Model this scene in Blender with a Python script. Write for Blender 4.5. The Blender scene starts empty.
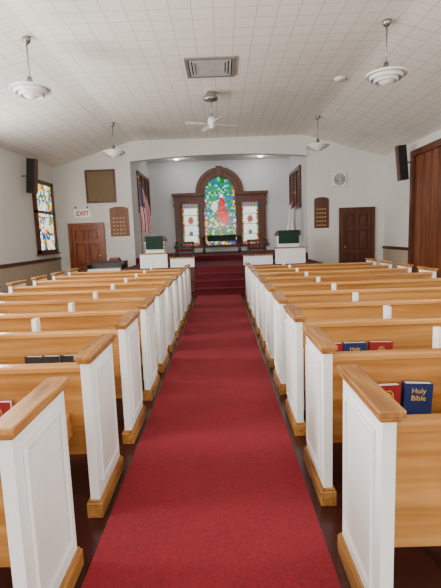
import bpy, bmesh, math, random
from mathutils import Vector, Matrix
random.seed(4)
S=bpy.context.scene
COL=S.collection

# ---------------------------------------------------------------- materials
def srgb(r,g,b):
    def f(c):
        c/=255.0
        return c/12.92 if c<=0.04045 else ((c+0.055)/1.055)**2.4
    return (f(r),f(g),f(b),1)
def newmat(name):
    m=bpy.data.materials.new(name); m.use_nodes=True
    nt=m.node_tree; b=nt.nodes['Principled BSDF']
    return m,nt,b
def plain(name,c,rough=0.6,metal=0.0,var=0.06,scale=6.0,bump=0.0,emit=0.0,big=0.0):
    m,nt,b=newmat(name)
    tc=nt.nodes.new('ShaderNodeTexCoord'); n=nt.nodes.new('ShaderNodeTexNoise')
    n.inputs['Scale'].default_value=scale; n.inputs['Detail'].default_value=4
    nt.links.new(tc.outputs['Object'],n.inputs['Vector'])
    r=nt.nodes.new('ShaderNodeValToRGB')
    r.color_ramp.elements[0].position=0.3; r.color_ramp.elements[1].position=0.7
    r.color_ramp.elements[0].color=(c[0]*(1-var),c[1]*(1-var),c[2]*(1-var),1)
    r.color_ramp.elements[1].color=(min(1,c[0]*(1+var)),min(1,c[1]*(1+var)),min(1,c[2]*(1+var)),1)
    nt.links.new(n.outputs['Fac'],r.inputs['Fac'])
    out=r.outputs['Color']
    if big:
        n2=nt.nodes.new('ShaderNodeTexNoise'); n2.inputs['Scale'].default_value=2.2; n2.inputs['Detail'].default_value=5
        nt.links.new(tc.outputs['Object'],n2.inputs['Vector'])
        mr=nt.nodes.new('ShaderNodeMapRange'); mr.inputs['From Min'].default_value=.3; mr.inputs['From Max'].default_value=.7
        mr.inputs['To Min'].default_value=1-big; mr.inputs['To Max'].default_value=1+big
        nt.links.new(n2.outputs['Fac'],mr.inputs['Value'])
        hv=nt.nodes.new('ShaderNodeHueSaturation'); nt.links.new(out,hv.inputs['Color']); nt.links.new(mr.outputs['Result'],hv.inputs['Value']); out=hv.outputs['Color']
    nt.links.new(out,b.inputs['Base Color'])
    b.inputs['Roughness'].default_value=rough; b.inputs['Metallic'].default_value=metal
    if emit:
        nt.links.new(r.outputs['Color'],b.inputs['Emission Color']); b.inputs['Emission Strength'].default_value=emit
    if bump:
        bp=nt.nodes.new('ShaderNodeBump'); bp.inputs['Strength'].default_value=bump; bp.inputs['Distance'].default_value=0.01
        nt.links.new(n.outputs['Fac'],bp.inputs['Height']); nt.links.new(bp.outputs['Normal'],b.inputs['Normal'])
    return m
def wood(name,c1,c2,sc,rough=0.35):
    m,nt,b=newmat(name)
    tc=nt.nodes.new('ShaderNodeTexCoord'); mp=nt.nodes.new('ShaderNodeMapping')
    mp.inputs['Scale'].default_value=sc
    n=nt.nodes.new('ShaderNodeTexNoise'); n.inputs['Scale'].default_value=1.0; n.inputs['Detail'].default_value=6; n.inputs['Distortion'].default_value=0.6
    r=nt.nodes.new('ShaderNodeValToRGB')
    r.color_ramp.elements[0].position=0.3; r.color_ramp.elements[1].position=0.7
    r.color_ramp.elements[0].color=c1; r.color_ramp.elements[1].color=c2
    oi=nt.nodes.new('ShaderNodeObjectInfo'); ad=nt.nodes.new('ShaderNodeVectorMath'); ad.operation='ADD'
    ml=nt.nodes.new('ShaderNodeMath'); ml.operation='MULTIPLY'; ml.inputs[1].default_value=20
    nt.links.new(oi.outputs['Random'],ml.inputs[0])
    nt.links.new(tc.outputs['Object'],mp.inputs['Vector']); nt.links.new(mp.outputs['Vector'],ad.inputs[0]); nt.links.new(ml.outputs[0],ad.inputs[1])
    nt.links.new(ad.outputs[0],n.inputs['Vector']); nt.links.new(n.outputs['Fac'],r.inputs['Fac'])
    hv=nt.nodes.new('ShaderNodeHueSaturation'); mr=nt.nodes.new('ShaderNodeMapRange')
    mr.inputs['To Min'].default_value=.86; mr.inputs['To Max'].default_value=1.08
    nt.links.new(oi.outputs['Random'],mr.inputs['Value']); nt.links.new(mr.outputs['Result'],hv.inputs['Value'])
    nt.links.new(r.outputs['Color'],hv.inputs['Color'])
    nt.links.new(hv.outputs['Color'],b.inputs['Base Color']); b.inputs['Roughness'].default_value=rough
    return m
def grid(name,c1,c2,cm,size,mortar,rough,mott=0.0,bump=0.3):
    m,nt,b=newmat(name)
    tc=nt.nodes.new('ShaderNodeTexCoord')
    br=nt.nodes.new('ShaderNodeTexBrick'); br.offset=0.0; br.squash=1.0
    br.inputs['Color1'].default_value=c1; br.inputs['Color2'].default_value=c2; br.inputs['Mortar'].default_value=cm
    br.inputs['Scale'].default_value=1.0; br.inputs['Brick Width'].default_value=size; br.inputs['Row Height'].default_value=size
    br.inputs['Mortar Size'].default_value=mortar; br.inputs['Mortar Smooth'].default_value=0.2
    nt.links.new(tc.outputs['Object'],br.inputs['Vector'])
    out=br.outputs['Color']
    if mott:
        n=nt.nodes.new('ShaderNodeTexNoise'); n.inputs['Scale'].default_value=9; n.inputs['Detail'].default_value=6
        nt.links.new(tc.outputs['Object'],n.inputs['Vector'])
        mx=nt.nodes.new('ShaderNodeMixRGB'); mx.blend_type='MULTIPLY'; mx.inputs['Fac'].default_value=mott
        nt.links.new(out,mx.inputs['Color1']); nt.links.new(n.outputs['Fac'],mx.inputs['Color2']); out=mx.outputs['Color']
    nt.links.new(out,b.inputs['Base Color']); b.inputs['Roughness'].default_value=rough
    bp=nt.nodes.new('ShaderNodeBump'); bp.inputs['Strength'].default_value=bump; bp.inputs['Distance'].default_value=0.004; bp.invert=True
    nt.links.new(br.outputs['Fac'],bp.inputs['Height']); nt.links.new(bp.outputs['Normal'],b.inputs['Normal'])
    return m
def stained(name,hw,z0,z1,arch=False,strength=1.6,axis='X',cell=9.0,kind='figure'):
    """backlit leaded glass; local object coords: across = axis, up = Z"""
    m,nt,b=newmat(name); L=nt.links.new; N=nt.nodes.new
    tc=N('ShaderNodeTexCoord'); sp=N('ShaderNodeSeparateXYZ'); L(tc.outputs['Object'],sp.inputs[0])
    A=sp.outputs[0 if axis=='X' else 1]; Z=sp.outputs[2]
    cb=N('ShaderNodeCombineXYZ'); L(A,cb.inputs[0]); L(Z,cb.inputs[1])
    v=N('ShaderNodeTexVoronoi'); v.voronoi_dimensions='2D'; v.inputs['Scale'].default_value=cell; L(cb.outputs[0],v.inputs['Vector'])
    ve=N('ShaderNodeTexVoronoi'); ve.voronoi_dimensions='2D'; ve.feature='DISTANCE_TO_EDGE'; ve.inputs['Scale'].default_value=cell; L(cb.outputs[0],ve.inputs['Vector'])
    sc=N('ShaderNodeSeparateColor'); L(v.outputs['Color'],sc.inputs[0])
    def ramp(cols,src):
        r=N('ShaderNodeValToRGB'); r.color_ramp.interpolation='CONSTANT'
        e=r.color_ramp.elements; e[0].position=0; e[0].color=cols[0]; e[1].position=1/len(cols); e[1].color=cols[1]
        for i,c in enumerate(cols[2:],2):
            k=e.new(i/len(cols)); k.color=c
        L(src,r.inputs['Fac']); return r.outputs['Color']
    def mth(op,a,bb=None):
        n=N('ShaderNodeMath'); n.operation=op
        for i,q in enumerate((a,bb)):
            if q is None: continue
            if isinstance(q,(int,float)): n.inputs[i].default_value=q
            else: L(q,n.inputs[i])
        return n.outputs[0]
    def ell(cx,cz,rx,rz):
        dx=mth('DIVIDE',mth('SUBTRACT',A,cx),rx); dz=mth('DIVIDE',mth('SUBTRACT',Z,cz),rz)
        return mth('LESS_THAN',mth('ADD',mth('MULTIPLY',dx,dx),mth('MULTIPLY',dz,dz)),1.0)
    def mix(f,a,c):
        n=N('ShaderNodeMixRGB'); L(f,n.inputs['Fac'])
        if isinstance(a,tuple): n.inputs['Color1'].default_value=a
        else: L(a,n.inputs['Color1'])
        if isinstance(c,tuple): n.inputs['Color2'].default_value=c
        else: L(c,n.inputs['Color2'])
        return n.outputs['Color']
    R=sc.outputs[0]; H=z1-z0
    teal=[srgb(0,120,90),srgb(0,140,60),srgb(0,90,165),srgb(80,210,180),srgb(0,100,20)]
    red=[srgb(190,0,0),srgb(220,0,0),srgb(150,0,8),srgb(225,16,0)]
    pale=[srgb(240,232,205),srgb(215,232,232),srgb(245,222,170)]
    mixd=[srgb(200,4,2),srgb(240,180,6),srgb(0,130,65),srgb(0,45,170),srgb(235,235,220)]
    if kind=='figure':
        base=ramp(teal,R)
        base=mix(ell(-hw*.15,z0+H*0.33,hw*0.62,H*0.09),base,ramp([srgb(235,225,190),srgb(40,140,30),srgb(245,195,80),srgb(0,105,130)],R))
        base=mix(ell(hw*0.16,z0+H*0.44,hw*0.40,H*0.11),base,ramp(red,R))
        base=mix(ell(hw*0.42,z0+H*0.36,hw*0.18,H*0.09),base,ramp(red,R))
        base=mix(ell(-hw*0.38,z0+H*0.56,hw*0.20,H*0.08),base,ramp(pale,R))
        base=mix(ell(hw*0.14,z0+H*0.60,hw*0.22,H*0.10),base,ramp(red,R))
        base=mix(ell(hw*0.1,z0+H*0.725,hw*0.13,H*0.035),base,ramp(pale,R))
        base=mix(mth('LESS_THAN',Z,z0+H*0.22),base,ramp([srgb(40,140,0),srgb(235,210,70),srgb(0,100,30),srgb(0,85,160)],R))
        base=mix(mth('LESS_THAN',Z,z0+H*0.09),base,ramp(mixd,R))
        edge=mth('GREATER_THAN',mth('ABSOLUTE',A),hw*0.90)
        base=mix(edge,base,ramp(mixd,R))
    elif kind=='medallion':
        base=ramp([srgb(238,240,236),srgb(226,234,236),srgb(242,238,222),srgb(214,230,226)],R)
        base=mix(ell(0,z0+H*0.62,hw*0.38,H*0.10),base,ramp([srgb(30,130,80),srgb(30,110,160),srgb(235,190,60)],R))
        base=mix(ell(0,z0+H*0.62,hw*0.24,H*0.065),base,ramp([srgb(190,0,4),srgb(200,4,10),srgb(170,0,10)],R))
        base=mix(ell(0,z0+H*0.30,hw*0.26,H*0.06),base,ramp([srgb(0,115,60),srgb(10,85,150),srgb(190,10,12)],R))
        base=mix(mth('GREATER_THAN',mth('ABSOLUTE',A),hw*0.80),base,ramp([srgb(0,125,70),srgb(90,185,150),srgb(190,20,16),srgb(235,185,60)],R))
        base=mix(mth('LESS_THAN',Z,z0+H*0.07),base,ramp([srgb(40,150,100),srgb(180,10,20),srgb(235,185,60)],R))
        base=mix(mth('GREATER_THAN',Z,z0+H*0.92),base,ramp([srgb(20,140,90),srgb(190,20,16),srgb(40,110,170)],R))
    else:
        base=ramp(mixd+[srgb(240,240,225),srgb(60,165,150),srgb(230,225,200),srgb(240,190,50)],R)
        base=mix(ell(0,z0+H*0.5,hw*0.5,H*0.18),base,ramp(pale+[srgb(210,50,20),srgb(50,110,190)],R))
    lead=mth('LESS_THAN',ve.outputs['Distance'],0.035)
    base=mix(lead,base,(0.01,0.01,0.01,1))
    for k in (0.25,0.5,0.75):
        base=mix(mth('LESS_THAN',mth('ABSOLUTE',mth('SUBTRACT',Z,z0+H*k)),0.012),base,(0.01,0.01,0.01,1))
    L(base,b.inputs['Base Color']); L(base,b.inputs['Emission Color']); b.inputs['Emission Strength'].default_value=strength
    b.inputs['Roughness'].default_value=0.15
    return m

M={}
M['white']=plain('painted_white',srgb(232,233,231),0.35,var=0.02)
M['wall']=plain('wall_plaster',srgb(224,223,217),0.8,var=0.03,scale=1.5)
M['wains']=plain('wainscot_paint',srgb(182,164,142),0.7,var=0.06,scale=2)
M['oakx']=wood('honey_oak_long',srgb(160,104,48),srgb(200,146,82),(1.0,12,16),0.22)
M['oaky']=wood('honey_oak_cap',srgb(126,76,32),srgb(180,128,66),(26,2.4,26),0.24)
M['dark']=wood('walnut_stain',srgb(66,30,16),srgb(108,56,32),(14,14,1.2),0.4)
M['darkx']=wood('walnut_stain_long',srgb(60,30,18),srgb(100,54,32),(1.2,14,14),0.4)
M['vdark']=wood('ebony_stain',srgb(34,18,12),srgb(58,32,20),(12,12,1.2),0.4)
M['door']=wood('stained_door',srgb(112,50,20),srgb(152,80,36),(12,12,1.0),0.35)
M['plaq']=wood('plaque_wood',srgb(104,60,22),srgb(146,90,40),(12,12,1.0),0.5)
M['fold']=wood('folding_wall_wood',srgb(98,50,26),srgb(138,78,46),(9,9,0.8),0.45)
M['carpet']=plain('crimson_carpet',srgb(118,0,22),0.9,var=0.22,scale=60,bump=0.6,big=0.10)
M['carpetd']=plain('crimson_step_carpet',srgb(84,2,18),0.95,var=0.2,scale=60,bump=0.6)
M['floor']=grid('maroon_tile',srgb(70,26,22),srgb(52,19,17),srgb(12,7,7),0.23,0.004,0.26,mott=0.6)
M['ceil']=grid('ceiling_tile',srgb(245,241,231),srgb(242,238,228),srgb(206,200,187),0.305,0.007,0.6,mott=0.04,bump=0.35)
M['cwall']=plain('chancel_plaster',srgb(218,220,220),0.8,var=0.03,scale=1.5)
M['black']=plain('black_cloth',srgb(22,20,20),0.7)
M['metal']=plain('brushed_metal',srgb(150,150,148),0.35,metal=0.9)
M['brass']=plain('brass',srgb(190,150,70),0.3,metal=0.9)
M['enamel']=plain('white_enamel',srgb(232,232,228),0.3,var=0.02)
M['lampcool']=plain('frosted_lamp_glass',srgb(226,230,226),0.4,var=0.02,emit=0.12)
M['lit']=plain('lit_bulb',srgb(255,244,220),0.4,emit=3)
M['green']=plain('green_cloth',srgb(16,46,32),0.85,var=0.2,scale=20)
M['cork']=plain('cork_board',srgb(122,104,78),0.9,var=0.12,scale=30)
M['redbook']=plain('red_book_cloth',srgb(134,8,20),0.6)
M['bluebook']=plain('blue_book_cloth',srgb(14,36,86),0.5)
M['darkbook']=plain('black_book_cloth',srgb(34,28,32),0.5)
M['page']=plain('book_pages',srgb(232,224,204),0.8)
M['gold']=plain('gold_foil',srgb(226,186,96),0.35,metal=0.3)
M['redtxt']=plain('red_letters',srgb(200,8,8),0.5)
M['card']=plain('cream_card',srgb(206,172,108),0.7)
M['grey']=plain('grey_metal',srgb(120,118,114),0.5)
M['slot']=plain('vent_shadow',srgb(60,58,56),0.8)
M['louv']=plain('vent_louvre',srgb(176,174,168),0.5)
M['signw']=plain('sign_plastic',srgb(240,240,234),0.4,emit=0.12)

def flagmat(name,us=True):
    m,nt,b=newmat(name); L=nt.links.new; N=nt.nodes.new
    tc=N('ShaderNodeTexCoord'); sp=N('ShaderNodeSeparateXYZ'); L(tc.outputs['UV'],sp.inputs[0])
    U,V=sp.outputs[0],sp.outputs[1]
    def mth(op,a,bb):
        n=N('ShaderNodeMath'); n.operation=op
        for i,q in enumerate((a,bb)):
            if isinstance(q,(int,float)): n.inputs[i].default_value=q
            else: L(q,n.inputs[i])
        return n.outputs[0]
    def mix(f,a,c):
        n=N('ShaderNodeMixRGB'); L(f,n.inputs['Fac'])
        for i,q in ((1,a),(2,c)):
            if isinstance(q,tuple): n.inputs[i].default_value=q
            else: L(q,n.inputs[i])
        return n.outputs['Color']
    if us:
        s=mth('FRACT',mth('MULTIPLY',U,6.5),0)
        col=mix(mth('LESS_THAN',s,0.5),srgb(206,202,204),srgb(160,12,28))
        vo=N('ShaderNodeTexVoronoi'); vo.voronoi_dimensions='2D'; vo.inputs['Randomness'].default_value=0.0; vo.inputs['Scale'].default_value=16
        L(tc.outputs['UV'],vo.inputs['Vector'])
        blue=mix(mth('LESS_THAN',vo.outputs['Distance'],0.22),srgb(14,24,72),srgb(210,210,216))
        reg=mth('MULTIPLY',mth('GREATER_THAN',V,0.52),mth('LESS_THAN',U,0.6))
        col=mix(reg,col,blue)
    else:
        reg=mth('MULTIPLY',mth('GREATER_THAN',V,0.75),mth('LESS_THAN',U,0.5))
        c1=mth('LESS_THAN',mth('ABSOLUTE',mth('SUBTRACT',U,0.3),0),0.05)
        c2=mth('LESS_THAN',mth('ABSOLUTE',mth('SUBTRACT',V,0.87),0),0.02)
        cr=mth('MAXIMUM',c1,c2)
        col=mix(reg,srgb(225,226,230),mix(cr,srgb(30,44,100),srgb(180,30,40)))
    L(col,b.inputs['Base Color']); b.inputs['Roughness'].default_value=0.8
    return m
M['usflag']=flagmat('stars_and_stripes_cloth',True)
M['chflag']=flagmat('white_flag_cloth',False)

# ---------------------------------------------------------------- mesh helper
class MB:
    def __init__(s): s.bm=bmesh.new(); s.mi=0
    def _f(s,vs):
        try:
            f=s.bm.faces.new(vs); f.material_index=s.mi; return f
        except ValueError: return None
    def box(s,x0,x1,y0,y1,z0,z1,mt=None):
        if x0>x1:x0,x1=x1,x0
        if y0>y1:y0,y1=y1,y0
        c=[Vector(p) for p in ((x0,y0,z0),(x1,y0,z0),(x1,y1,z0),(x0,y1,z0),(x0,y0,z1),(x1,y0,z1),(x1,y1,z1),(x0,y1,z1))]
        if mt: c=[mt@p for p in c]
        v=[s.bm.verts.new(p) for p in c]
        for q in ((0,3,2,1),(4,5,6,7),(0,1,5,4),(1,2,6,5),(2,3,7,6),(3,0,4,7)): s._f([v[i] for i in q])
        return s
    def prism(s,poly,axis,a,b):
        """poly: 2d points; axis 'y': (x,z); 'x': (y,z); 'z': (x,y)"""
        def P(p,t):
            return {'y':(p[0],t,p[1]),'x':(t,p[0],p[1]),'z':(p[0],p[1],t)}[axis]
        va=[s.bm.verts.new(P(p,a)) for p in poly]; vb=[s.bm.verts.new(P(p,b)) for p in poly]
        s._f(va); s._f(list(reversed(vb)))
        n=len(poly)
        for i in range(n): s._f([va[i],vb[i],vb[(i+1)%n],va[(i+1)%n]])
        return s
    def ring(s,outer,inner,axis,a,b):
        """strip between two equally long polylines, extruded"""
        def P(p,t):
            return {'y':(p[0],t,p[1]),'x':(t,p[0],p[1])}[axis]
        n=len(outer)
        oa=[s.bm.verts.new(P(p,a)) for p in outer]; ob=[s.bm.verts.new(P(p,b)) for p in outer]
        ia=[s.bm.verts.new(P(p,a)) for p in inner]; ib=[s.bm.verts.new(P(p,b)) for p in inner]
        for i in range(n-1):
            s._f([oa[i],oa[i+1],ia[i+1],ia[i]]); s._f([ob[i],ib[i],ib[i+1],ob[i+1]])
            s._f([oa[i],ob[i],ob[i+1],oa[i+1]]); s._f([ia[i],ia[i+1],ib[i+1],ib[i]])
        s._f([oa[0],ia[0],ib[0],ob[0]]); s._f([oa[-1],ob[-1],ib[-1],ia[-1]])
        return s
    def lathe(s,prof,c=(0,0,0),seg=32):
        rows=[]
        for r,z in prof:
            if r<1e-6: rows.append([s.bm.verts.new((c[0],c[1],c[2]+z))])
            else: rows.append([s.bm.verts.new((c[0]+r*math.cos(2*math.pi*i/seg),c[1]+r*math.sin(2*math.pi*i/seg),c[2]+z)) for i in range(seg)])
        for A,B in zip(rows,rows[1:]):
            for i in range(seg):
                j=(i+1)%seg
                if len(A)==1 and len(B)==1: continue
                if len(A)==1: f=s._f([A[0],B[j],B[i]])
                elif len(B)==1: f=s._f([A[i],A[j],B[0]])
                else: f=s._f([A[i],A[j],B[j],B[i]])
                if f: f.smooth=True
        return s
    def cyl(s,p0,p1,r0,r1=None,seg=16):
        if r1 is None: r1=r0
        p0=Vector(p0);p1=Vector(p1);d=(p1-p0).normalized()
        u=d.orthogonal().normalized(); w=d.cross(u)
        A=[s.bm.verts.new(p0+r0*(math.cos(2*math.pi*i/seg)*u+math.sin(2*math.pi*i/seg)*w)) for i in range(seg)]
        B=[s.bm.verts.new(p1+r1*(math.cos(2*math.pi*i/seg)*u+math.sin(2*math.pi*i/seg)*w)) for i in range(seg)]
        for i in range(seg):
            f=s._f([A[i],A[(i+1)%seg],B[(i+1)%seg],B[i]])
            if f: f.smooth=True
        s._f(list(reversed(A))); s._f(B)
        return s
    def obj(s,name,mats,parent=None,loc=(0,0,0),bevel=0.0):
        bmesh.ops.recalc_face_normals(s.bm,faces=s.bm.faces[:])
        me=bpy.data.meshes.new(name); s.bm.to_mesh(me); s.bm.free()
        if not isinstance(mats,(list,tuple)): mats=[mats]
        for m in mats: me.materials.append(m)
        o=bpy.data.objects.new(name,me); COL.objects.link(o); o.location=loc
        if parent: o.parent=parent
        if bevel:
            b=o.modifiers.new('bevel','BEVEL'); b.width=bevel; b.segments=2; b.limit_method='ANGLE'
        return o
def empty(name,loc,label,cat,group=None):
    e=bpy.data.objects.new(name,None); e.empty_display_size=0.2; e.location=loc; COL.objects.link(e)
    e['label']=label; e['category']=cat
    if group: e['group']=group
    return e
def tag(o,label,cat,group=None):
    o['label']=label;o['category']=cat
    if group:o['group']=group
    return o
def struct(o,label=None,cat=None):
    o['kind']='structure'
    if label:o['label']=label
    if cat:o['category']=cat
    return o
def copytree(root,loc):
    def rec(o,par):
        c=o.copy(); COL.objects.link(c)
        if par is not None: c.parent=par
        for ch in [k for k in o.children]:
            rec(ch,c)
        return c
    c=rec(root,None); c.location=loc
    return c
def textmesh(name,body,size,mat,parent,loc,rot,ext=0.002,off=0.0):
    cu=bpy.data.curves.new(name+'_curve','FONT'); cu.body=body; cu.size=size; cu.extrude=ext; cu.align_x='CENTER'; cu.align_y='CENTER'; cu.offset=off
    t=bpy.data.objects.new('tmp',cu); COL.objects.link(t)
    bpy.context.view_layer.update()
    me=bpy.data.meshes.new_from_object(t.evaluated_get(bpy.context.evaluated_depsgraph_get()))
    bpy.data.objects.remove(t)
    me.materials.clear(); me.materials.append(mat)
    o=bpy.data.objects.new(name,me); COL.objects.link(o); o.parent=parent; o.location=loc; o.rotation_euler=rot
    return o

# ---------------------------------------------------------------- room shell
W=5.38; EAVE=3.86; CX=2.75; CH=4.62; YF=14.35; YB=-4.0; OW=2.87; YC=18.0; CC=4.52
PF=0.68; CF=0.85
FR=.16
def top(x):
    x=abs(x); k=(CH-EAVE)/(W-CX)
    if x<=CX-FR: return CH
    if x>=CX+FR: return CH-(x-CX)*k
    u=x-(CX-FR); return CH-k*u*u/(4*FR)
XS=[-W,-W+.6]+[-(CX+FR)+2*FR*i/6 for i in range(7)]+[(CX-FR)+2*FR*i/6 for i in range(7)]+[W-.6,W]
struct(MB().box(-W,W,YB,YF,-0.1,0).obj('floor',M['floor']),'dark maroon square tile floor','floor')
struct(MB().box(-W-.15,-W,YB,YF+.2,0,5).obj('wall_left',M['wall']),'white plaster side wall','wall')
struct(MB().box(W,W+.15,YB,YF+.2,0,5).obj('wall_right',M['wall']),'white plaster side wall','wall')
struct(MB().box(-W,W,YB-.15,YB,0,5).obj('wall_back',M['wall']),'white plaster rear wall','wall')
struct(MB().ring([(x,top(x)+.12) for x in XS],[(x,top(x)) for x in XS],'y',YB,YF).obj('ceiling',M['ceil']),'vaulted ceiling of off-white acoustic tiles','ceiling')
arch=[(OW*(-1+2*i/36), 3.97+0.13*(1-(-1+2*i/36)**2)) for i in range(37)]
m=MB()
XL_=[x for x in XS if x<-OW]+[-OW]
m.ring([(x,top(x)) for x in XL_],[(x,0) for x in XL_],'y',YF,YF+.2)
m.ring([(-x,top(x)) for x in XL_],[(-x,0) for x in XL_],'y',YF,YF+.2)
m.ring([(p[0],top(p[0])) for p in arch],arch,'y',YF,YF+.2)
struct(m.obj('wall_front',M['wall']),'white front wall with wide opening','wall')
m=MB(); m.ring([(p[0],p[1]+.28) for p in arch],arch,'y',YF-.06,YF-.001)
struct(m.obj('trim_1',M['wall']),'shallow white arched beam over the opening','trim')
# chancel
struct(MB().box(-OW-.15,-OW,YF+.2,YC,0,CC).obj('wall_chancel_left',M['cwall']),'white chancel side wall','wall')
struct(MB().box(OW,OW+.15,YF+.2,YC,0,CC).obj('wall_chancel_right',M['cwall']),'white chancel side wall','wall')
struct(MB().box(-OW-.15,OW+.15,YC,YC+.15,0,CC).obj('wall_chancel_back',M['cwall']),'white chancel rear wall','wall')
struct(MB().box(-OW-.15,OW+.15,YF+.2,YC+.15,CC,CC+.1).obj('ceiling',M['wall']),'white chancel ceiling','ceiling')
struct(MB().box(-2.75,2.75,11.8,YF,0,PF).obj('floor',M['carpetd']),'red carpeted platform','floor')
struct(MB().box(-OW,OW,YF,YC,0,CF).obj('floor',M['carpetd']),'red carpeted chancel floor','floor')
def rail(name,x0,x1,y0,y1,lbl):
    struct(MB().box(x0,x1,y0,y1,.12,.90).obj(name,M['wains']),lbl,'trim')
rail('trim_2',-W,-W+.02,YB,YF,'tan painted wainscot'); rail('trim_3',W-.02,W,12.2,YF,'tan painted wainscot')
struct(MB().box(-W,-W+.045,YB,YF,.90,.99).obj('trim_4',M['darkx']),'dark wood chair rail','trim')
struct(MB().box(W-.045,W,12.2,YF,.90,.99).obj('trim_5',M['darkx']),'dark wood chair rail','trim')
CL,CR=-.657,.457
struct(MB().box(-2.77,CL-.10,11.775,11.80,0,PF).obj('trim_6',M['darkx']),'dark wood platform facing','trim')
struct(MB().box(CR+.14,2.77,11.775,11.80,0,PF).obj('trim_7',M['darkx']),'dark wood platform facing','trim')
struct(MB().box(-W,-W+.03,YB,YF,0,.12).obj('baseboard_left',M['darkx']),'dark wood baseboard','baseboard')
struct(MB().box(W-.03,W,12.2,YF,0,.12).obj('baseboard_right',M['darkx']),'dark wood baseboard','baseboard')

# ---------------------------------------------------------------- chancel window
def arcpts(r,zc,n=24,x=0): return [(x+r*math.cos(math.pi*i/n),zc+r*math.sin(math.pi*i/n)) for i in range(n+1)]
zs=3.26
win=MB()
y0,y1=YC-.14,YC-.002
def fr(x0,x1,z0,z1,d=0): win.box(x0,x1,y0-d,y1,z0,z1)
for s in (-1,1):
    fr(s*1.60,s*1.86,1.12,2.84,.02); fr(s*.64,s*.86,1.12,3.0,.03)
    fr(s*1.57,s*1.90,1.12,1.3,.05); fr(s*1.57,s*1.90,2.72,2.84,.05); fr(s*.60,s*.90,2.72,2.84,.06); fr(s*.60,s*.90,1.12,1.3,.06)
    fr(s*.62,s*1.88,2.84,2.96,.02); fr(s*.62,s*1.90,2.96,3.14,.0); fr(s*.60,s*1.95,3.14,3.26,.07)
    fr(s*.86,s*.90,1.2,2.84); fr(s*1.54,s*1.60,1.2,2.84)
fr(-1.95,1.95,1.04,1.14,.07)
win.ring(arcpts(.98,zs),arcpts(.82,zs),'y',y0-.06,y1)
win.ring(arcpts(.84,zs),arcpts(.60,zs),'y',y0-.02,y1)
win.prism([(-.09,zs+.60),(.09,zs+.60),(.13,zs+1.02),(-.13,zs+1.02)],'y',y0-.1,y1)
w1=struct(win.obj('window_1',M['dark'],bevel=.006),'three-part arched stained glass window in dark carved wood','window')
g=MB(); g.prism([(-.66,1.14),(.66,1.14)]+[(p[0]*1,p[1]) for p in arcpts(.66,zs)],'y',YC-.05,YC-.03)
g.obj('stained_glass_pane',stained('glass_center',.60,1.14,3.9,cell=11,strength=1.15),w1)
for s in (-1,1):
    g=MB(); g.box(-.36,.36,-.01,.01,0,1.7)
    g.obj('stained_glass_pane',stained('glass_side_%d'%(s+1),.32,0,1.64,cell=15,strength=1.25,kind='medallion'),w1,loc=(s*1.22,YC-.04,1.14))

for k,s in enumerate((-1,1)):
    g=MB(); xa=s*(OW-.002); xb=s*(OW-.07)
    ya,yb=15.4,17.7
    za,zb=2.4,3.85
    g.box(xa,xb,ya,yb,za,za+.12); g.box(xa,xb,ya,yb,zb-.12,zb)
    for i in range(4):
        yy=ya+(yb-ya-.12)*i/3; g.box(xa,xb,yy,yy+.12,za+.12,zb-.12)
    for i in range(9):
        zz=za+.16+i*.13
        g.box(xa,s*(OW-.04),ya+.12,yb-.12,zz,zz+.06)
    g.box(xa,s*(OW-.015),ya+.1,yb-.1,za+.1,zb-.1)
    struct(g.obj('window_%d'%(k+2),M['dark']),'dark wood louvred opening','window')

g=MB(); xa=-W+.002
wy0,wy1,wz0,wz1=12.6,14.0,1.16,3.32
for (a,b,c,d) in ((wy0,wy1,wz0,wz0+.1),(wy0,wy1,wz1-.12,wz1),(wy0,wy0+.12,wz0,wz1),(wy1-.12,wy1,wz0,wz1),(wy0,wy1,2.35,2.42)):
    g.box(xa,xa+.09,a,b,c,d)
g.box(xa,xa+.14,wy0-.05,wy1+.05,wz0-.05,wz0)
w4=struct(g.obj('window_4',M['dark']),'tall stained glass window with dark wood frame','window')
g=MB(); g.box(-.01,.01,-.6,.6,0,2.0)
g.obj('stained_glass_pane',stained('glass_nave',.58,0,2.0,cell=9,strength=1.9,axis='Y',kind='mosaic'),w4,loc=(xa+.03,(wy0+wy1)/2,wz0+.08))
wi=5
for (s,yy,en) in ((-1,9.0,190),(-1,5.4,290),(-1,1.8,320),(1,2.4,140),(1,-1.2,110),(-1,-1.8,170)):  # unseen window frames on solid wall, added to carry the side fill lights
    g=MB(); xa=s*(W-.002); xb=s*(W-.09)
    for (a,b,c,d) in ((yy-.7,yy+.7,wz0,wz0+.1),(yy-.7,yy+.7,wz1-.12,wz1),(yy-.7,yy-.58,wz0,wz1),(yy+.58,yy+.7,wz0,wz1),(yy-.7,yy+.7,2.35,2.42)):
        g.box(xa,xb,a,b,c,d)
    struct(g.obj('window_%d'%wi,M['dark']),'added unseen side window with dark wood frame','window'); wi+=1
    L=bpy.data.lights.new('side_fill','AREA'); L.shape='RECTANGLE'; L.size=1.1; L.size_y=1.9  # added area light standing in for light through the unseen window
    L.energy=en; L.color=(1.0,.98,.95)
    o=bpy.data.objects.new('side_fill',L); COL.objects.link(o); o.location=(s*(W-.3),yy,2.25)
    o.rotation_euler=(math.pi/2+.12,0,math.pi/2 if s>0 else -math.pi/2)

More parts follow.
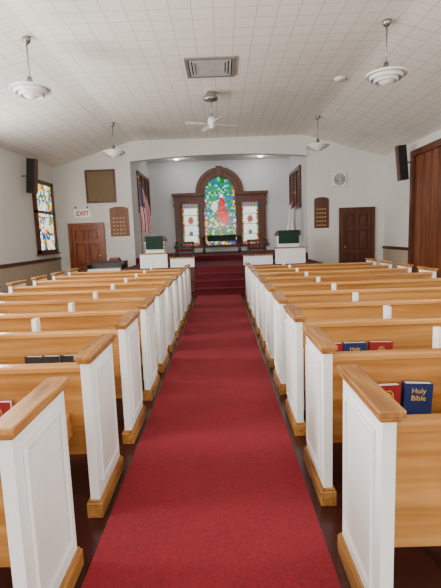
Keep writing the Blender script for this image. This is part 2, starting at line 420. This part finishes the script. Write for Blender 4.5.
# folding wooden wall on right
g=MB(); ya,yb=4.3,11.9; zt=3.42
n=int((yb-ya)/.42)
for i in range(n):
    a=ya+(yb-ya)*i/n; b=ya+(yb-ya)*(i+1)/n
    g.prism([(W-.01,a+.005),(W-.10,a+.015),(W-.13,(a+b)/2),(W-.10,b-.015),(W-.01,b-.005)],'z',0.02,zt)
d1=struct(g.obj('door_1',M['fold']),'tall brown wood folding partition doors','door')
g=MB(); g.box(W-.18,W-.001,ya-.15,yb+.15,zt,zt+.16); g.box(W-.18,W-.001,yb,yb+.15,0,zt); g.box(W-.18,W-.001,ya-.15,ya,0,zt)
g.obj('casing',M['dark'],d1)

def door(n,x,w,h,mat,label,side):
    g=MB(); y=YF-.002
    g.box(x-w/2,x+w/2,y-.015,y,0.01,h)
    k=h/2.03
    rows=((.14*k,.72*k),(.84*k,1.44*k),(1.56*k,h-.12))
    for a,b in ((x-w/2,x-w/2+.10),(x-.05,x+.05),(x+w/2-.10,x+w/2)): g.box(a,b,y-.075,y-.015,.01,h)
    zz=[.01]+[q for r in rows for q in r]+[h]
    for i in range(0,len(zz),2): g.box(x-w/2,x+w/2,y-.074,y-.015,zz[i],zz[i+1])
    for (za,zb) in rows:
        for a,b in ((x-w/2+.10,x-.05),(x+.05,x+w/2-.10)):
            g.box(a+.05,b-.05,y-.05,y-.015,za+.05,zb-.05)
    d=struct(g.obj('door_%d'%n,mat,bevel=.006),label,'door')
    c=MB()
    for sx in (-1,1): c.box(x+sx*w/2,x+sx*(w/2+.11),y-.10,y,0,h+.11)
    c.box(x-w/2,x+w/2,y-.10,y,h,h+.11)
    c.obj('casing',mat if n==2 else M['dark'],d)
    k=MB(); k.cyl((x+side*(w/2-.07),y-.13,1.0),(x+side*(w/2-.07),y-.07,1.0),.028); k.obj('door_knob',M['brass'],d)
M['door3']=wood('dark_door',srgb(70,34,18),srgb(102,54,30),(12,12,1.0),0.4)
door(2,-4.42,.96,1.96,M['door'],'brown six-panel wooden door with wood casing',1)
door(3,4.47,.94,2.16,M['door3'],'dark stained wooden door with wood casing',-1)

# ---------------------------------------------------------------- carpet + steps
tag(MB().box(CL,CR,YB+.3,10.88,0.0,.012).obj('carpet_runner',M['carpet']),'long crimson carpet runner down the centre aisle','carpet')
g=MB()
for i in range(3):
    g.prism([(10.9+.3*i,0),(11.8,0),(11.8,.17*(i+1)),(10.9+.3*i-.02,.17*(i+1)),(10.9+.3*i-.02,.17*(i+1)-.03),(10.9+.3*i,.17*(i+1)-.03)],'x',CL-.08,CR+.12)
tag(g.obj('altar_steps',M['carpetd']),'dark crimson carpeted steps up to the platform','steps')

# ---------------------------------------------------------------- pews
RZ=.47
def build_pew(s,x0,x1,loc,rack=True):
    e=empty('church_pew',loc,'honey oak church pew with white panelled ends and oak caps','pew','rows of church pews')
    D=.50;H=.875;L=abs(x1-x0)
    def X(a): return s*a
    def end(a,b):
        g=MB(); g.box(X(a),X(b),.015,D-.015,0.0,H)
        for side,xx in ((-1,a),(1,b)):
            o=xx+side*.008
            o2=xx+side*.016
            yA,yB,zA,zB=.075,D-.075,.17,H-.07; w=.018
            for (p,q,r,t2) in ((yA,yB,zA,zA+w),(yA,yB,zB-w,zB),(yA,yA+w,zA+w,zB-w),(yB-w,yB,zA+w,zB-w)):
                g.box(X(xx),X(o2),p,q,r,t2)
            g.box(X(xx),X(o),yA+.035,yB-.035,zA+.035,zB-.035)
        p=g.obj('pew_end',M['white'],e,bevel=.003)
        c=MB(); c.box(X(a-.022),X(b+.022),-.012,D+.012,H+.008,H+.035); c.box(X(a-.012),X(b+.012),0,D,H-.012,H+.008)
        c.obj('end_cap',M['oaky'],p,bevel=.006)
        k=MB(); k.box(X(a-.018),X(b+.018),-.004,D+.004,0,.085); k.box(X(a-.01),X(b+.01),.004,D-.004,.085,.10)
        k.obj('base_trim',M['oaky'],p,bevel=.004)
    end(0,.05); end(L-.05,L)
    g=MB(); g.prism([(.135,.30),(.165,.30),(.075,.83),(.045,.83)],'x',X(.05),X(L-.05))
    g.prism([(.13,.40),(.155,.40),(.155,.43),(.125,.43)],'x',X(.05),X(L-.05))
    g.obj('backrest',M['oakx'],e,bevel=.003)
    g=MB(); g.prism([(.025,.815),(.10,.815),(.10,.842),(.09,.852),(.035,.852),(.025,.842)],'x',X(.05),X(L-.05))
    g.obj('top_rail',M['oakx'],e,bevel=.003)
    g=MB(); g.prism([(.13,.405),(.47,.43),(.485,.445),(.47,.46),(.13,.435)],'x',X(.05),X(L-.05))
    g.box(X(.05),X(L-.05),.40,.42,.33,.425)
    g.obj('seat',M['oakx'],e,bevel=.003)
    g=MB(); g.prism([(.12,0),(.47,0),(.47,.885),(.40,.885),(.38,.50),(.12,.46)],'x',X(.80),X(.84)); g.obj('divider',M['white'],e,bevel=.003)
    for ra in (.16,1.2):
        if not rack: continue
        g=MB(); g.box(X(ra),X(ra+.60),.0,.105,RZ-.015,RZ); g.box(X(ra),X(ra+.60),-.014,0,RZ-.035,RZ+.045)
        for q in (ra-.012,ra+.6): g.prism([(-.014,RZ-.035),(.12,RZ-.035),(.10,RZ+.10),(.06,RZ+.10),(-.014,RZ+.06)],'x',X(q),X(q+.012))
        g.obj('book_rack',M['oakx'],e)
    return e
NR=10; SP=.84; Y1=1.36; Y1L=1.32
XR=.52; XL=-.71
build_pew(1,XR,3.2,(XR,Y1,0),False); build_pew(-1,XL,-3.2,(XL,Y1L,0),False)
pr=build_pew(1,XR,3.2,(XR,Y1+SP,0)); pl=build_pew(-1,XL,-3.2,(XL,Y1L+SP,0))
for i in range(2,NR):
    copytree(pr,(XR,Y1+SP*i,0)); copytree(pl,(XL,Y1L+SP*i,0))

# ---------------------------------------------------------------- books
def book(kind,loc,w=.145,h=.22,t=.036,tilt=0,yaw=0):
    cm={'red':M['redbook'],'blue':M['bluebook'],'dark':M['darkbook']}[kind]
    lab={'red':'red cloth hymnal with gold cross emblem in the pew rack','blue':'blue Holy Bible with gold lettering in the pew rack','dark':'black bound book in the pew rack'}[kind]
    e=empty('bible' if kind=='blue' else 'hymnal',loc,lab,'book','books in the pew racks')
    e.rotation_euler=(0,math.radians(tilt),math.radians(yaw))
    g=MB(); g.box(-w/2,w/2,0,.003,0,h); g.box(-w/2,w/2,t-.003,t,0,h); g.box(-w/2,-w/2+.004,.003,t-.003,0,h)
    g.obj('cover',cm,e)
    g=MB(); g.box(-w/2+.004,w/2-.005,.003,t-.003,.004,h-.003); g.obj('pages',M['page'],e)
    rot=(math.pi/2,0,0)
    if kind=='blue':
        textmesh('lettering','Holy\nBible',.04,M['gold'],e,(0,-.001,h*.70),rot,.0008)
    elif kind=='red':
        g=MB(); g.box(-.004,.004,-.002,0,h*.58,h*.80); g.box(-.018,.018,-.002,0,h*.71,h*.74)
        oo=[(.026*math.cos(a),h*.69+.036*math.sin(a)) for a in [math.pi*2*i/24 for i in range(25)]]
        ii=[(.022*math.cos(a),h*.69+.032*math.sin(a)) for a in [math.pi*2*i/24 for i in range(25)]]
        g.ring(oo,ii,'y',-.002,0)
        g.obj('emblem',M['gold'],e)
    return e
def rackbook(side,row,x,kind,dz=0,**k):
    y=(Y1 if side>0 else Y1L)+SP*row+.016
    book(kind,(x,y,RZ+.001+dz),**k)
rackbook(1,1,.872,'red',w=.13,h=.204,yaw=3,t=.042); rackbook(1,1,1.025,'blue',w=.148,h=.205,tilt=2.5,dz=.004,yaw=-2,t=.045)
for x,kd,tl in ((.775,'red',0),(.95,'blue',0),(1.135,'red',2)): rackbook(1,2,x,kd,w=.168,dz=.003,tilt=tl)
for x,kd in ((.78,'red'),(.94,'dark'),(1.10,'red')): rackbook(1,3,x,kd,h=.2)
for x,kd in ((-1.22,'red'),): rackbook(-1,1,x,kd,h=.195)
for x,kd,tl in ((-.99,'red',0),(-1.12,'dark',0),(-1.26,'dark',0),(-1.395,'dark',2)): rackbook(-1,2,x,kd,h=.206,tilt=tl,dz=.003,w=.122)
for x,kd in ((-1.0,'red'),(-1.2,'dark')): rackbook(-1,3,x,kd,h=.2)

# ---------------------------------------------------------------- pendants
def pendant(x,y,zc,zl):
    e=empty('pendant_lamp',(x,y,zc),'white ringed saucer pendant lamp on a thin metal stem','ceiling lamp','hanging saucer lamps')
    d=zl-zc
    MB().lathe([(0,0.03),(.065,0.03),(.065,-.03),(.03,-.07),(0,-.07)]).obj('canopy',M['metal'],e)
    MB().cyl((0,0,-.05),(0,0,d+.10),.011).obj('stem',M['metal'],e)
    MB().lathe([(0,.16),(.035,.16),(.05,.06),(.06,.03),(0,.03)],(0,0,d)).obj('lamp_socket',M['metal'],e)
    g=MB()
    g.lathe([(.05,.05),(.17,.035),(.30,.0),(.305,-.035),(.29,-.032),(.16,.01),(.05,.035)],(0,0,d))
    g.lathe([(.23,-.02),(.25,-.02),(.24,-.085),(.22,-.085),(.23,-.02)],(0,0,d))
    g.lathe([(.17,.0),(.19,0),(.175,-.125),(.155,-.125),(.17,0)],(0,0,d))
    for a in range(3):
        an=a*math.pi*2/3+.4
        g.cyl((.06*math.cos(an),.06*math.sin(an),d-.01),(.29*math.cos(an),.29*math.sin(an),d-.012),.005,seg=6)
    g.obj('lamp_shade',M['enamel'],e)
    MB().lathe([(0,.03),(.08,.02),(.12,-.05),(.11,-.12),(.05,-.155),(0,-.16)],(0,0,d)).obj('bulb_diffuser',M['lampcool'],e)
    return e
for (x,y) in ((-2.86,7.0),(2.60,6.95),(-2.82,12.05),(2.72,12.15)):
    pendant(x,y,top(x)-.02,3.86)

# ceiling vent
e=empty('ceiling_vent',(-.09,8.50,CH),'square grey louvred ceiling air diffuser','vent')
g=MB()
def sq(r,r2,z0,z1,gg):
    gg.box(-r,r,-r,-r2,z0,z1); gg.box(-r,r,r2,r,z0,z1); gg.box(-r,-r2,-r2,r2,z0,z1); gg.box(r2,r,-r2,r2,z0,z1)
sq(.46,.40,-.03,.01,g)
g.obj('frame',M['grey'],e)
g=MB(); g.box(-.41,.41,-.41,.41,-.006,0); g.obj('duct_shade_plate',M['slot'],e)  # dark plate paints the shade in the duct behind the louvres
g=MB()
sq(.38,.345,-.03,-.006,g); sq(.32,.285,-.033,-.006,g)
for i in range(6): g.box(-.25,.25,-.23+i*.085,-.20+i*.085,-.035,-.006)
g.box(-.265,-.25,-.25,.25,-.035,-.006); g.box(.25,.265,-.25,.25,-.035,-.006)
g.obj('louvres',M['louv'],e)
# ceiling fan
e=empty('ceiling_fan',(-.12,9.9,CH),'white four-blade ceiling fan with bell canopy','ceiling fan')
MB().lathe([(0,.01),(.09,.01),(.10,-.03),(.15,-.12),(.16,-.17),(.05,-.20),(0,-.20)]).obj('canopy',M['metal'],e)
MB().cyl((0,0,-.1),(0,0,-.52),.014).obj('downrod',M['metal'],e)
MB().lathe([(0,-.52),(.04,-.52),(.08,-.56),(.09,-.64),(.07,-.69),(0,-.69)]).obj('motor_housing',M['enamel'],e)
for i in range(4):
    a=i*math.pi/2+.35
    mt=Matrix.Rotation(a,4,'Z')@Matrix.Translation((0,0,-.68))@Matrix.Rotation(.2,4,'X')
    g=MB(); g.box(.07,.2,-.012,.012,-.003,.003,mt); g.box(.16,.60,-.05,.05,-.004,.004,mt); g.obj('blade',M['enamel'],e,bevel=.002)
MB().lathe([(0,-.69),(.05,-.69),(.06,-.73),(.035,-.765),(0,-.77)]).obj('light_globe',M['lampcool'],e)
x=2.55
tag(MB().lathe([(0,.01),(.12,.01),(.12,-.02),(.09,-.045),(0,-.05)],(x,9.35,top(x))).obj('smoke_detector',M['enamel']),'round white smoke detector on the ceiling','smoke detector')
for x in (-1.62,1.62):
    tag(MB().lathe([(0,.06),(.11,.06),(.13,-.03),(.09,-.06),(.0,-.05)]).obj('ceiling_downlight',M['lit'],loc=(x,17.1,CC)),'small round lit lamp on the chancel ceiling','ceiling lamp','chancel ceiling lamps')

# ---------------------------------------------------------------- speakers
for s,x in ((-1,-5.14),(1,5.02)):
    e=empty('wall_speaker',(x,12.05,2.83),'tall black column loudspeaker tilted on the side wall','speaker','column loudspeakers')
    mt=Matrix.Rotation(s*-.10,4,'Y')
    g=MB(); g.box(-.12,.12,-.10,.10,0,.92,mt); g.obj('cabinet',M['dark'],e,bevel=.01)
    g=MB(); g.box(-.105,.105,-.112,-.10,.02,.90,mt); g.obj('grille',M['black'],e)
    g=MB(); g.box(min(0,s*(W-abs(x))),max(0,s*(W-abs(x))),-.02,.02,.45,.49); g.obj('bracket',M['grey'],e)

# ---------------------------------------------------------------- front-wall objects
yw=YF-.002
e=empty('bulletin_board',(-3.86,yw,2.70),'large tan board in a dark wooden frame on the wall','board')
g=MB(); g.box(-.44,.44,-.02,0,.04,1.02); g.obj('cork_panel',M['cork'],e)
g=MB()
for q in ((-.49,.49,0,.06),(-.49,.49,1.0,1.06),(-.49,-.43,.06,1.0),(.43,.49,.06,1.0)): g.box(q[0],q[1],-.04,0,q[2],q[3])
g.obj('frame',M['dark'],e,bevel=.006)
e=empty('exit_sign',(-4.50,yw,2.25),'white EXIT sign with red letters and twin emergency lamps','exit sign')
g=MB(); g.box(-.27,.27,-.06,0,0,.26); g.obj('housing',M['signw'],e,bevel=.01)
textmesh('lettering','EXIT',.205,M['redtxt'],e,(0,-.063,.125),(math.pi/2,0,0),.003,.006)
for s in (-1,1):
    g=MB(); g.cyl((s*.19,-.05,.34),(s*.19,-.13,.32),.05,.065); g.cyl((s*.19,-.03,.24),(s*.19,-.05,.34),.018); g.obj('emergency_lamp',M['signw'],e)
    g=MB(); g.cyl((s*.19,-.131,.32),(s*.19,-.135,.319),.045,.045); g.obj('lens',M['grey'],e)
def hymnboard(x,z,w,h,label,mat):
    e=empty('hymn_board',(x,yw,z),label,'hymn board')
    pts=[(-w/2,0),(w/2,0),(w/2,h*.9)]+[(w*.5*math.cos(a),h*.92+h*.08*math.sin(a)) for a in [math.pi*i/10 for i in range(1,10)]]+[(-w/2,h*.9)]
    g=MB(); g.prism(pts,'y',-.03,0); g.obj('plaque',mat,e,bevel=.006)
    g=MB()
    for i in range(6):
        z0=h*.06+i*h*.13; g.box(-w*.42,w*.42,-.045,-.03,z0,z0+.012)
    g.obj('card_rails',M['dark'],e)
    for i in range(5):
        z0=h*.06+i*h*.13+.016
        for j in range(4):
            g=MB(); g.box(-w*.34+j*w*.18,-w*.34+j*w*.18+w*.10,-.038,-.032,z0,z0+h*.035); g.obj('card',M['card'],e)
hymnboard(-3.32,1.60,.62,.96,'golden brown wooden register board with cream cards beside the brown door',M['plaq'])
hymnboard(3.32,1.64,.48,1.0,'narrow dark wooden register board with cream cards',M['door3'])
e=empty('wall_fan',(3.9,yw,2.95),'square white wall ventilator with round grille','ventilator')
g=MB(); g.box(-.23,.23,-.05,0,0,.46); g.obj('housing',M['enamel'],e,bevel=.02)
g=MB()
for r in (.18,.14,.10,.06):
    c=[(r*math.cos(a),.23+r*math.sin(a)) for a in [2*math.pi*i/32 for i in range(33)]]; d=[((r-.018)*math.cos(a),.23+(r-.018)*math.sin(a)) for a in [2*math.pi*i/32 for i in range(33)]]
    g.ring(c,d,'y',-.065,-.05)
g.obj('grille',M['grey'],e)

# ---------------------------------------------------------------- flags
def flag(x,y,z,h,mat,label,fl,s):
    e=empty('flag_on_stand',(x,y,z),label,'flag')
    MB().lathe([(0,0),(.15,0),(.15,.02),(.06,.05),(.03,.10),(0,.10)]).obj('stand',M['brass'],e)
    MB().cyl((0,0,.05),(0,0,h),.014).obj('pole',M['door'],e)
    MB().lathe([(0,0),(.02,0),(.035,.04),(.02,.09),(0,.15)],(0,0,h)).obj('finial',M['brass'],e)
    bm=bmesh.new(); uv=bm.loops.layers.uv.new('UVMap'); nu,nv=40,30; G=[]
    for j in range(nv+1):
        v=j/nv; row=[]
        for i in range(nu+1):
            u=i/nu
            wid=.12+.28*(v**.6)
            xx=s*(wid*u)+.015*math.sin(9*v+u*4)
            yy=.05*math.sin(u*math.pi*5+v*1.2)*(.5+v*.6)-.03
            zz=h-.06-fl*v-.35*u*(1-v)*0.8-.25*u*v*0.3
            row.append(bm.verts.new((xx,yy,zz)))
        G.append(row)
    for j in range(nv):
        for i in range(nu):
            f=bm.faces.new((G[j][i],G[j][i+1],G[j+1][i+1],G[j+1][i])); f.smooth=True
            for lp,(a,b) in zip(f.loops,((i,j),(i+1,j),(i+1,j+1),(i,j+1))): lp[uv].uv=(a/nu,1-b/nv)
    me=bpy.data.meshes.new('flag_cloth'); bm.to_mesh(me); bm.free(); me.materials.append(mat)
    o=bpy.data.objects.new('flag_cloth',me); COL.objects.link(o); o.parent=e
    so=o.modifiers.new('solid','SOLIDIFY'); so.thickness=.004
flag(-2.54,13.9,PF,2.7,M['usflag'],'American flag hanging from a pole on a brass stand',1.6,1)
flag(2.52,14.75,CF,1.95,M['chflag'],'white church flag hanging from a pole on a brass stand',1.35,-1)

# ---------------------------------------------------------------- chancel furniture
def kneewall(x0,x1,y,z,h,label,n=2,group='white panelled knee walls'):
    e=empty('knee_wall',((x0+x1)/2,y,z),label,'partition',group)
    w=(x1-x0)/2
    g=MB(); g.box(-w,w,-.05,.05,0,h)
    for i in range(n):
        a=-w+.06+i*(2*w-.06)/n; b=a+(2*w-.06)/n-.06
        for q in ((a,b,.06,.08),(a,b,h-.1,h-.08),(a,a+.02,.08,h-.1),(b-.02,b,.08,h-.1)): g.box(q[0],q[1],-.06,-.05,q[2],q[3])
    g.obj('panel',M['white'],e)
    g=MB(); g.box(-w-.02,w+.02,-.08,.08,h,h+.035); g.obj('cap_rail',M['oaky'],e,bevel=.005)
kneewall(-2.25,-1.50,11.9,PF,.38,'white panelled knee wall with oak cap below the lectern')
kneewall(1.48,2.30,11.9,PF,.42,'white panelled knee wall with oak cap below the pulpit')
kneewall(-1.42,-.76,11.9,PF,.24,'low white panelled rail with oak cap beside the steps')
kneewall(.60,1.40,11.9,PF,.24,'low white panelled rail with oak cap beside the steps')
def chair(x,y,z,rot):
    e=empty('clergy_chair',(x,y,z),'low dark wooden armchair with dark red cushion on the platform','chair','platform chairs')
    e.rotation_euler=(0,0,rot)
    g=MB(); g.box(-.28,.28,-.25,.25,.36,.40); g.obj('seat',M['vdark'],e,bevel=.01)
    g=MB(); g.box(-.25,.25,-.23,.19,.40,.45); g.obj('cushion',M['carpetd'],e,bevel=.02)
    g=MB(); g.box(-.28,-.22,.20,.25,0,.68); g.box(.22,.28,.20,.25,0,.68); g.box(-.28,.28,.20,.25,.60,.68)
    g.box(-.12,-.08,.21,.24,.40,.60); g.box(.08,.12,.21,.24,.40,.60); g.box(-.02,.02,.21,.24,.40,.60); g.obj('backrest',M['vdark'],e,bevel=.008)
    for s in (-1,1):
        g=MB(); g.cyl((s*.25,-.22,0),(s*.25,-.22,.54),.025,.02); g.obj('front_leg',M['vdark'],e)
        g=MB(); g.box(s*.22,s*.28,-.26,.20,.54,.57); g.obj('armrest',M['vdark'],e,bevel=.008)
chair(-1.12,13.2,PF,0); chair(1.08,13.2,PF,0)
def lectern(x,y,z,w,h,label,name):
    e=empty(name,(x,y,z),label,name)
    g=MB(); g.box(-w/2+.04,w/2-.04,-.2,.2,0,h-.12); g.box(-w/2,w/2,-.24,.24,0,.08); g.box(-w/2+.02,w/2-.02,-.22,.22,h-.16,h-.12)
    for q in ((-w/2+.1,w/2-.1,.14,.17),(-w/2+.1,w/2-.1,h-.24,h-.21),(-w/2+.1,-w/2+.13,.17,h-.24),(w/2-.13,w/2-.1,.17,h-.24)): g.box(q[0],q[1],-.215,-.2,q[2],q[3])
    g.obj('body',M['white'],e,bevel=.005)
    g=MB(); g.prism([(-.24,h-.12),(.26,h-.12),(.26,h-.07),(-.24,h+.02)],'x',-w/2,w/2); g.obj('slanted_top',M['dark'],e,bevel=.005)
    g=MB(); g.prism([(-.255,h+.03),(-.25,h+.035),(.2,h-.045),(.2,h-.05),(-.245,h+.022),(-.245,h-.34),(-.255,h-.34)],'x',-w/2+.06,w/2-.06)
    g.obj('green_parament',M['green'],e)
lectern(-1.90,12.55,PF,.62,.84,'white lectern with dark top and green hanging cloth','lectern')
lectern(1.92,12.55,PF,.70,.88,'white pulpit with dark top and green hanging cloth','pulpit')
e=empty('communion_table',(0.02,16.9,CF),'dark wooden communion table with green cloth runner','table')
g=MB(); g.box(-.8,.8,-.35,.35,.62,.67); g.obj('tabletop',M['vdark'],e,bevel=.008)
for sx in (-1,1):
    for sy in (-1,1):
        MB().lathe([(0,0),(.05,0),(.05,.08),(.03,.14),(.045,.34),(.03,.54),(.05,.58),(.05,.62),(0,.62)],(sx*.7,sy*.27,0),14).obj('leg',M['vdark'],e)
g=MB(); g.box(-.55,.55,-.36,.36,.671,.677); g.box(-.55,.55,-.362,-.356,.44,.677); g.obj('table_runner',M['green'],e)
e=empty('altar_cross',(0.02,16.9,CF+.678),'small brass standing cross on the communion table','cross')
g=MB(); g.box(-.09,.09,-.05,.05,0,.03); g.box(-.015,.015,-.01,.01,.03,.38); g.box(-.10,.10,-.01,.01,.25,.28); g.obj('cross_body',M['brass'],e)
for x in (-.42,.46):
    e=empty('candlestick',(x,16.9,CF+.678),'brass candlestick with white candle on the communion table','candlestick','altar candlesticks')
    MB().lathe([(0,0),(.05,0),(.02,.03),(.015,.14),(.04,.16),(0,.16)],seg=14).obj('holder',M['brass'],e)
    MB().cyl((0,0,.16),(0,0,.34),.014).obj('candle',M['page'],e)
e=empty('organ_console',(-3.35,12.6,0),'low dark wooden organ console near the brown door','organ')
g=MB(); g.box(-.52,.52,-.05,.35,0,.84); g.box(-.52,-.47,-.45,-.05,0,.80); g.box(.47,.52,-.45,-.05,0,.80); g.obj('case',M['vdark'],e,bevel=.01)
g=MB(); g.box(-.47,.47,-.42,-.05,.62,.68); g.obj('keyboard',M['enamel'],e)
g=MB(); g.box(-.54,.54,-.08,.38,.84,.87); g.obj('lid',M['vdark'],e,bevel=.005)
e=empty('sheet_music',(-3.15,12.7,.872),'small stack of dark and red music books on the organ lid','music books')
g=MB(); g.box(-.16,.16,-.11,.11,0,.05); g.obj('lower_books',M['darkbook'],e)
g=MB(); g.box(-.13,.14,-.1,.09,.05,.10); g.obj('upper_book',M['redbook'],e)
e=empty('organ_bench',(-3.35,11.85,0),'low dark wooden organ bench','bench')
g=MB(); g.box(-.5,.5,-.16,.16,.5,.54); g.obj('seat',M['dark'],e)
g=MB(); g.box(-.46,-.42,-.14,.14,0,.5); g.obj('leg',M['dark'],e)
g=MB(); g.box(.42,.46,-.14,.14,0,.5); g.obj('leg',M['dark'],e)

# ---------------------------------------------------------------- lights
def area(name,loc,rot,sx,sy,en,col=(1,1,1)):
    L=bpy.data.lights.new(name,'AREA'); L.shape='RECTANGLE'; L.size=sx; L.size_y=sy; L.energy=en; L.color=col
    o=bpy.data.objects.new(name,L); COL.objects.link(o); o.location=loc; o.rotation_euler=rot; return o
area('rear_fill',(0,YB+.1,2.4),(math.radians(96),0,0),4,2.4,220,(1,.98,.95))  # added fill in front of the closed rear wall; no entry is built there
area('chancel_lamp_glow',(0,16.6,CC-.08),(0,0,0),3,.4,28,(1,.99,.97))
for x,y in ((-1.62,17.1),(1.62,17.1)):
    L=bpy.data.lights.new('lamp_bulb','POINT'); L.energy=10; L.shadow_soft_size=.08; o=bpy.data.objects.new('lamp_bulb',L); COL.objects.link(o); o.location=(x,y,CC-.15)
w=bpy.data.worlds.new('world'); S.world=w; w.use_nodes=True
w.node_tree.nodes['Background'].inputs[0].default_value=(.8,.9,1,1); w.node_tree.nodes['Background'].inputs[1].default_value=.6

# ---------------------------------------------------------------- camera
cd=bpy.data.cameras.new('camera'); cam=bpy.data.objects.new('camera',cd); COL.objects.link(cam)
cd.sensor_width=36; cd.lens=36*430/588; cd.clip_start=.02
cam.matrix_world=Matrix.Translation((0,0,1.5))@Matrix.Rotation(math.radians(.33),4,'Z')@Matrix.Rotation(math.radians(90-7.7),4,'X')@Matrix.Rotation(math.radians(-2.0),4,'Z')
S.camera=cam
